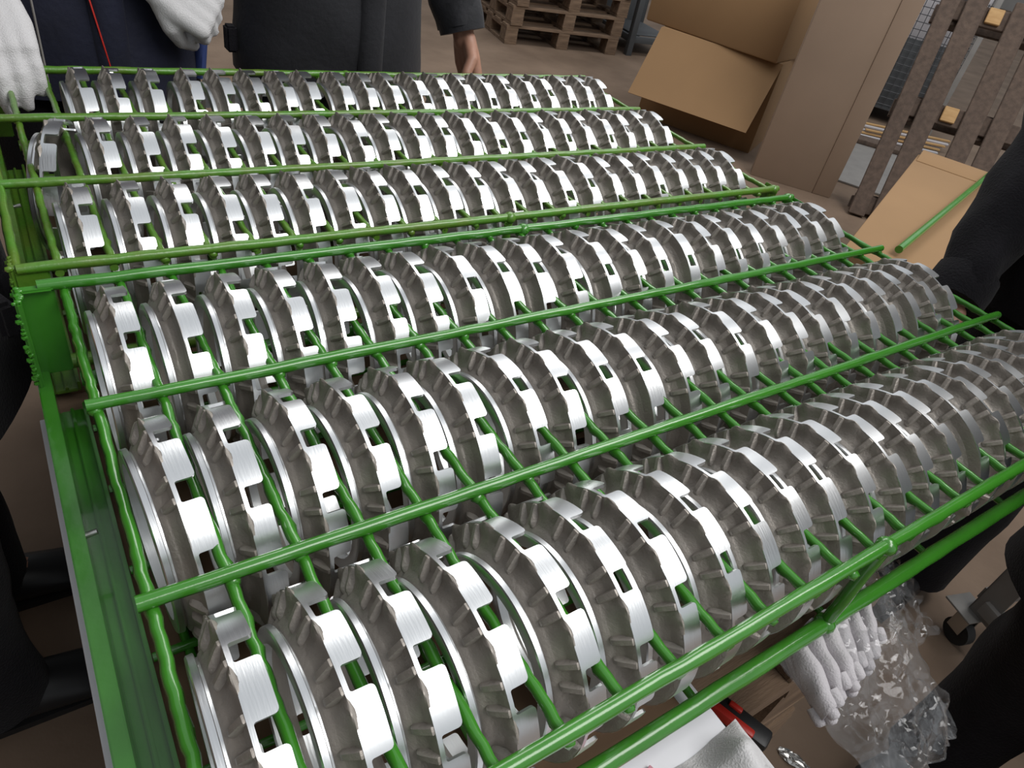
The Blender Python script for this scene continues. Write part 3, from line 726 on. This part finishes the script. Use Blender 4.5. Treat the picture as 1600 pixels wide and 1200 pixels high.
lbox(t, 'inner_sheet', -.47, .47, -.37, -.36, .12, .62, 'panelgrey'); lbox(t, 'pale_sheet', -.47, .47, -.34, -.33, .62, .98, 'pale')
t = thing('mesh_container', 'second wire mesh container with pale sheet at the top right corner', 'container', (7.6, 3.6, 0), (0, 0, math.radians(-58)))
for k in range(13):
    x = -.6 + .1 * k
    bm = bmesh.new(); bm_tube(bm, [(x, -.4, .1), (x, -.4, 1.2)], .005, 5); ob('upright_wire', me_from_bm('upright_wire', bm, 60), 'wire', t)
    z = .15 + .085 * k
    bm = bmesh.new(); bm_tube(bm, [(-.6, -.4, z), (.6, -.4, z)], .005, 5); ob('level_wire', me_from_bm('level_wire', bm, 60), 'wire', t)
for x in (-.62, .62):
    for y in (-.4, .4): lbox(t, 'post', x - .025, x + .025, y - .025, y + .025, 0, 1.25, 'grey')
lbox(t, 'pale_sheet', -.595, .595, -.33, -.31, .06, 1.2, 'pale'); lbox(t, 'base_sheet', -.59, .59, -.37, .37, .04, .06, 'grey')
gs = ob('grey_sheet', box_me('grey_sheet', (1.3, .9, .012), .002), 'grey', None, (4.75, 1.75, .0065), (0, 0, .5)); tag(gs, 'flat grey sheet lying on the floor behind the leaning pallet', 'sheet')
pl = ob('loose_plank', box_me('loose_plank', (.9, .14, .03), .003), 'wood_dark', None, (5.15, 1.95, .029), (0, 0, -.95)); tag(pl, 'dark loose plank on the grey sheet behind the leaning pallet', 'plank')
rl = random.Random(5)
cols = ['cream', 'pale tan', 'straw-coloured', 'whitish', 'light brown', 'peach']
for k in range(6):
    st = ob('wood_lath', box_me('wood_lath', (.62 + .05 * (k % 3), .026, .012), .002), 'wood_new' if k % 2 else 'pale', None, (5.45 + .028 * k, 2.02 + .03 * (k % 3), .007 + .0125 * k + .002), (0, 0, -.75 + rl.uniform(-.12, .12)))
    tag(st, 'pale wooden lath, %s in the loose bundle behind the leaning pallet' % ['lowest', 'second from below', 'third from below', 'third from the top', 'second from the top', 'topmost'][k], 'lath', 'laths in the bundle')

# ------------------------------------------------------------------ grey trolley, lower right
t = thing('steel_trolley', 'grey steel trolley with a castor, its leg showing at the lower right', 'trolley', (1.60, -.60, 0), (0, 0, -.30))
for x, y in ((0, 0), (.62, 0), (0, -.42), (.62, -.42)):
    bm = bmesh.new(); bm_box(bm, (x + .026, y, .42), (.056, .004, .64)); bm_box(bm, (x, y - .026, .42), (.004, .056, .64)); bmesh.ops.bevel(bm, geom=list(bm.edges), offset=.001, segments=1, affect='EDGES')
    l_ = ob('leg', me_from_bm('leg', bm, 40), 'grey', t)
    ob('castor_plate', box_me('castor_plate', (.075, .075, .006), .002), 'grey', t, (x, y, .098))
    bm = bmesh.new()
    for sx in (-1, 1): bm_box(bm, (x + sx * .016, y - .012, .066), (.004, .035, .06))
    ob('castor_fork', me_from_bm('castor_fork', bm, 40), 'steel', t)
    bm = bmesh.new(); bm_tube(bm, [(x - .012, y - .018, .034), (x + .012, y - .018, .034)], .033, 20); ob('castor_wheel', me_from_bm('castor_wheel', bm, 40), 'rubber', t)
for a in ((0.02, .62, -.015, .015, .12, .155), (0.02, .62, -.435, -.405, .12, .155)): lbox(t, 'rail', *a, 'grey')
for a in ((-.015, .015, -.40, -.02, .12, .155), (.605, .635, -.40, -.02, .12, .155)): lbox(t, 'rail', *a, 'grey')
lbox(t, 'top_tray', -.02, .64, -.45, .03, .735, .75, 'grey')

# ------------------------------------------------------------------ things in front of the near rack
# bag of white gloves
def film_grid(nu, nv, f):
    vs, fs = [], []
    for i in range(nu + 1):
        for j in range(nv + 1): vs.append(f(i / nu, j / nv))
    for i in range(nu):
        for j in range(nv): fs.append((i * (nv + 1) + j, (i + 1) * (nv + 1) + j, (i + 1) * (nv + 1) + j + 1, i * (nv + 1) + j + 1))
    return vs, fs
q00, q10, q11, q01 = Vector((.500, -.598, .722)), Vector((.705, -.575, .722)), Vector((.705, -.735, .632)), Vector((.560, -.748, .628))
def film(top):
    def f(u, v):
        p = q00.lerp(q10, u).lerp(q01.lerp(q11, u), v)
        puff = math.sin(PI * min(1, max(0, u))) ** .6 * math.sin(PI * min(1, .12 + v * .88)) ** .5
        k = (.030 if top else -.020) * puff
        a = noise.noise(Vector((u * 9, v * 9, 3.3 if top else 8.1))); b = noise.noise(Vector((u * 4.5 + 7, v * 5, 1.7 if top else 5.2))); c = noise.noise(Vector((u * 22, v * 20, 2.0 if top else 4.0)))
        amp = .25 + .75 * v
        cr = (abs(a) * .020 + b * .020 + abs(c) * .011) * amp * (1 if top else .7)
        return p + Vector((b * .008 * amp, a * .010 * amp, k + cr * (.3 + puff)))
    return f
vs, fs = film_grid(44, 44, film(True)); v2, f2 = film_grid(44, 44, film(False)); n0 = len(vs)
t = thing('plastic_bag', 'crumpled clear plastic bag of white gloves hanging below the near rack', 'bag', (.6, -.60, .70))
vs = [v - Vector((.6, -.60, .70)) for v in vs]; v2 = [v - Vector((.6, -.60, .70)) for v in v2]
ob('front_film', me_from('front_film', vs, fs, 35), 'film', t); ob('back_film', me_from('back_film', v2, f2, 35), 'film', t)
bm = bmesh.new(); bm_tube(bm, [vs[i * 45 + 44] for i in range(45)], .0012, 5); ob('folded_hem', me_from_bm('folded_hem', bm, 60), 'film', t)
vs, fs = film_grid(20, 26, lambda u, v: Vector((.07 + u * .055 + v * .012 + noise.noise(Vector((u * 5, v * 6, 9))) * .012, .018 - v * .075 + noise.noise(Vector((u * 6, v * 5, 4))) * .01, .035 - v * .05 + abs(noise.noise(Vector((u * 9, v * 9, 6)))) * .02)))
ob('loose_flap', me_from('loose_flap', vs, fs, 35), 'film', t)
# the gloves inside: folded pairs, finger tips towards the camera
for k in range(6):
    a = Vector((.530 + .0235 * k, -.592 + .0015 * k, .722 + .003 * (k % 2))); b = Vector((.520 + .0195 * k, -.660 + .004 * (k % 2) + .0035 * k, .705 + .003 * (k % 3)))
    bm = bmesh.new(); d = b - a
    bm_loft(bm, dense([(a, .0110, .022, (1, 0, .25), (-.25, 0, 1)), (a + d * .35, .0118, .023, (1, 0, .25), (-.25, 0, 1)), (a + d * .75, .0116, .021, (1, 0, .25), (-.25, 0, 1)), (a + d * 1.0, .0090, .015, (1, 0, .25), (-.25, 0, 1))], 7), 18, fold=.0035, seed=k * 3, fs=55)
    for j in range(4):                                                  # the finger ends, folded side by side
        e0 = a + d * .80 + Vector(((-.006, .001, -.002, .005)[j], 0, (-.012, -.004, .006, .013)[j])); e1 = e0 + d * (.22, .29, .27, .20)[j]
        bm_tube(bm, [e0, e0.lerp(e1, .5), e1, e1 + d * .03], [.0062, .0066, .0058, .003], 8)
    g = ob('folded_glove', me_from_bm('folded_glove', bm, 75), 'glove2')
    tag(g, 'folded white cotton glove in the plastic bag, %s from the left' % ORD[k], 'glove', 'white gloves in the bag')
# white cloth glove lying on the board, pink packet, knife, foil scrap
t = thing('cotton_glove', 'crumpled white cotton glove lying on the white board in front of the rack', 'glove', (.358, -.652, .7005))
def cl(u, v):
    x = -.055 + .13 * u; y = .03 - .13 * v
    n1 = noise.noise(Vector((x * 22, y * 20, 2.2))); n2 = noise.noise(Vector((x * 45, y * 40, 7)))
    h = .012 + .030 * math.exp(-((u - .75 + .3 * v) / .16) ** 2) + .018 * math.exp(-((u - .3 - .15 * v) / .14) ** 2) + n1 * .008 + n2 * .003
    e = min(1, 6 * min(u, 1 - u, v, 1 - v)); return Vector((x + n2 * .004, y + n1 * .006, max(.0006, h * e)))
vs, fs = film_grid(40, 40, cl); ob('cloth', me_from('cloth', vs, fs, 70), 'glove', t)
hand_at('finger_part', (.05, -.035, .012), (.3, -.9, .0), (0, 0, -1), .12, 'glove', t, .62)
pk = thing('pink_packet', 'small pink printed packet under the white glove on the board', 'packet', (.303, -.645, .7005), (0, 0, .3))
lbox(pk, 'card', -.035, .035, -.025, .025, 0, .004, 'pink', .0008)
for k in range(4): lbox(pk, 'print_line', -.026, -.004 + .006 * (k % 2), -.017 + .009 * k, -.014 + .009 * k, .0040, .0044, 'blackp', .0001)
t = thing('utility_knife', 'red and black utility knife lying on the pallet by the white board', 'knife', (.528, -.582, .5565), (0, 0, -1.25))
lbox(t, 'handle', -.02, .055, -.013, .013, 0, .018, 'blackp', .005); lbox(t, 'red_grip', -.015, .038, -.0135, -.003, .004, .0195, 'red', .003); lbox(t, 'slider', .0, .016, .002, .009, .016, .022, 'red', .002)
bm = bmesh.new(); rr = random.Random(3)
q = bmesh.ops.create_icosphere(bm, subdivisions=3, radius=.016)
for v in q['verts']: v.co = Vector((v.co.x * .8, v.co.y * 1.9, abs(v.co.z) * .6)) * (1 + .5 * noise.noise(v.co * 160))
fo = ob('foil_scrap', me_from_bm('foil_scrap', bm, 20), 'steel', None, (.995, -.617, .001), (0, 0, .4)); tag(fo, 'small crumpled shiny foil scrap on the floor below the bag', 'foil')
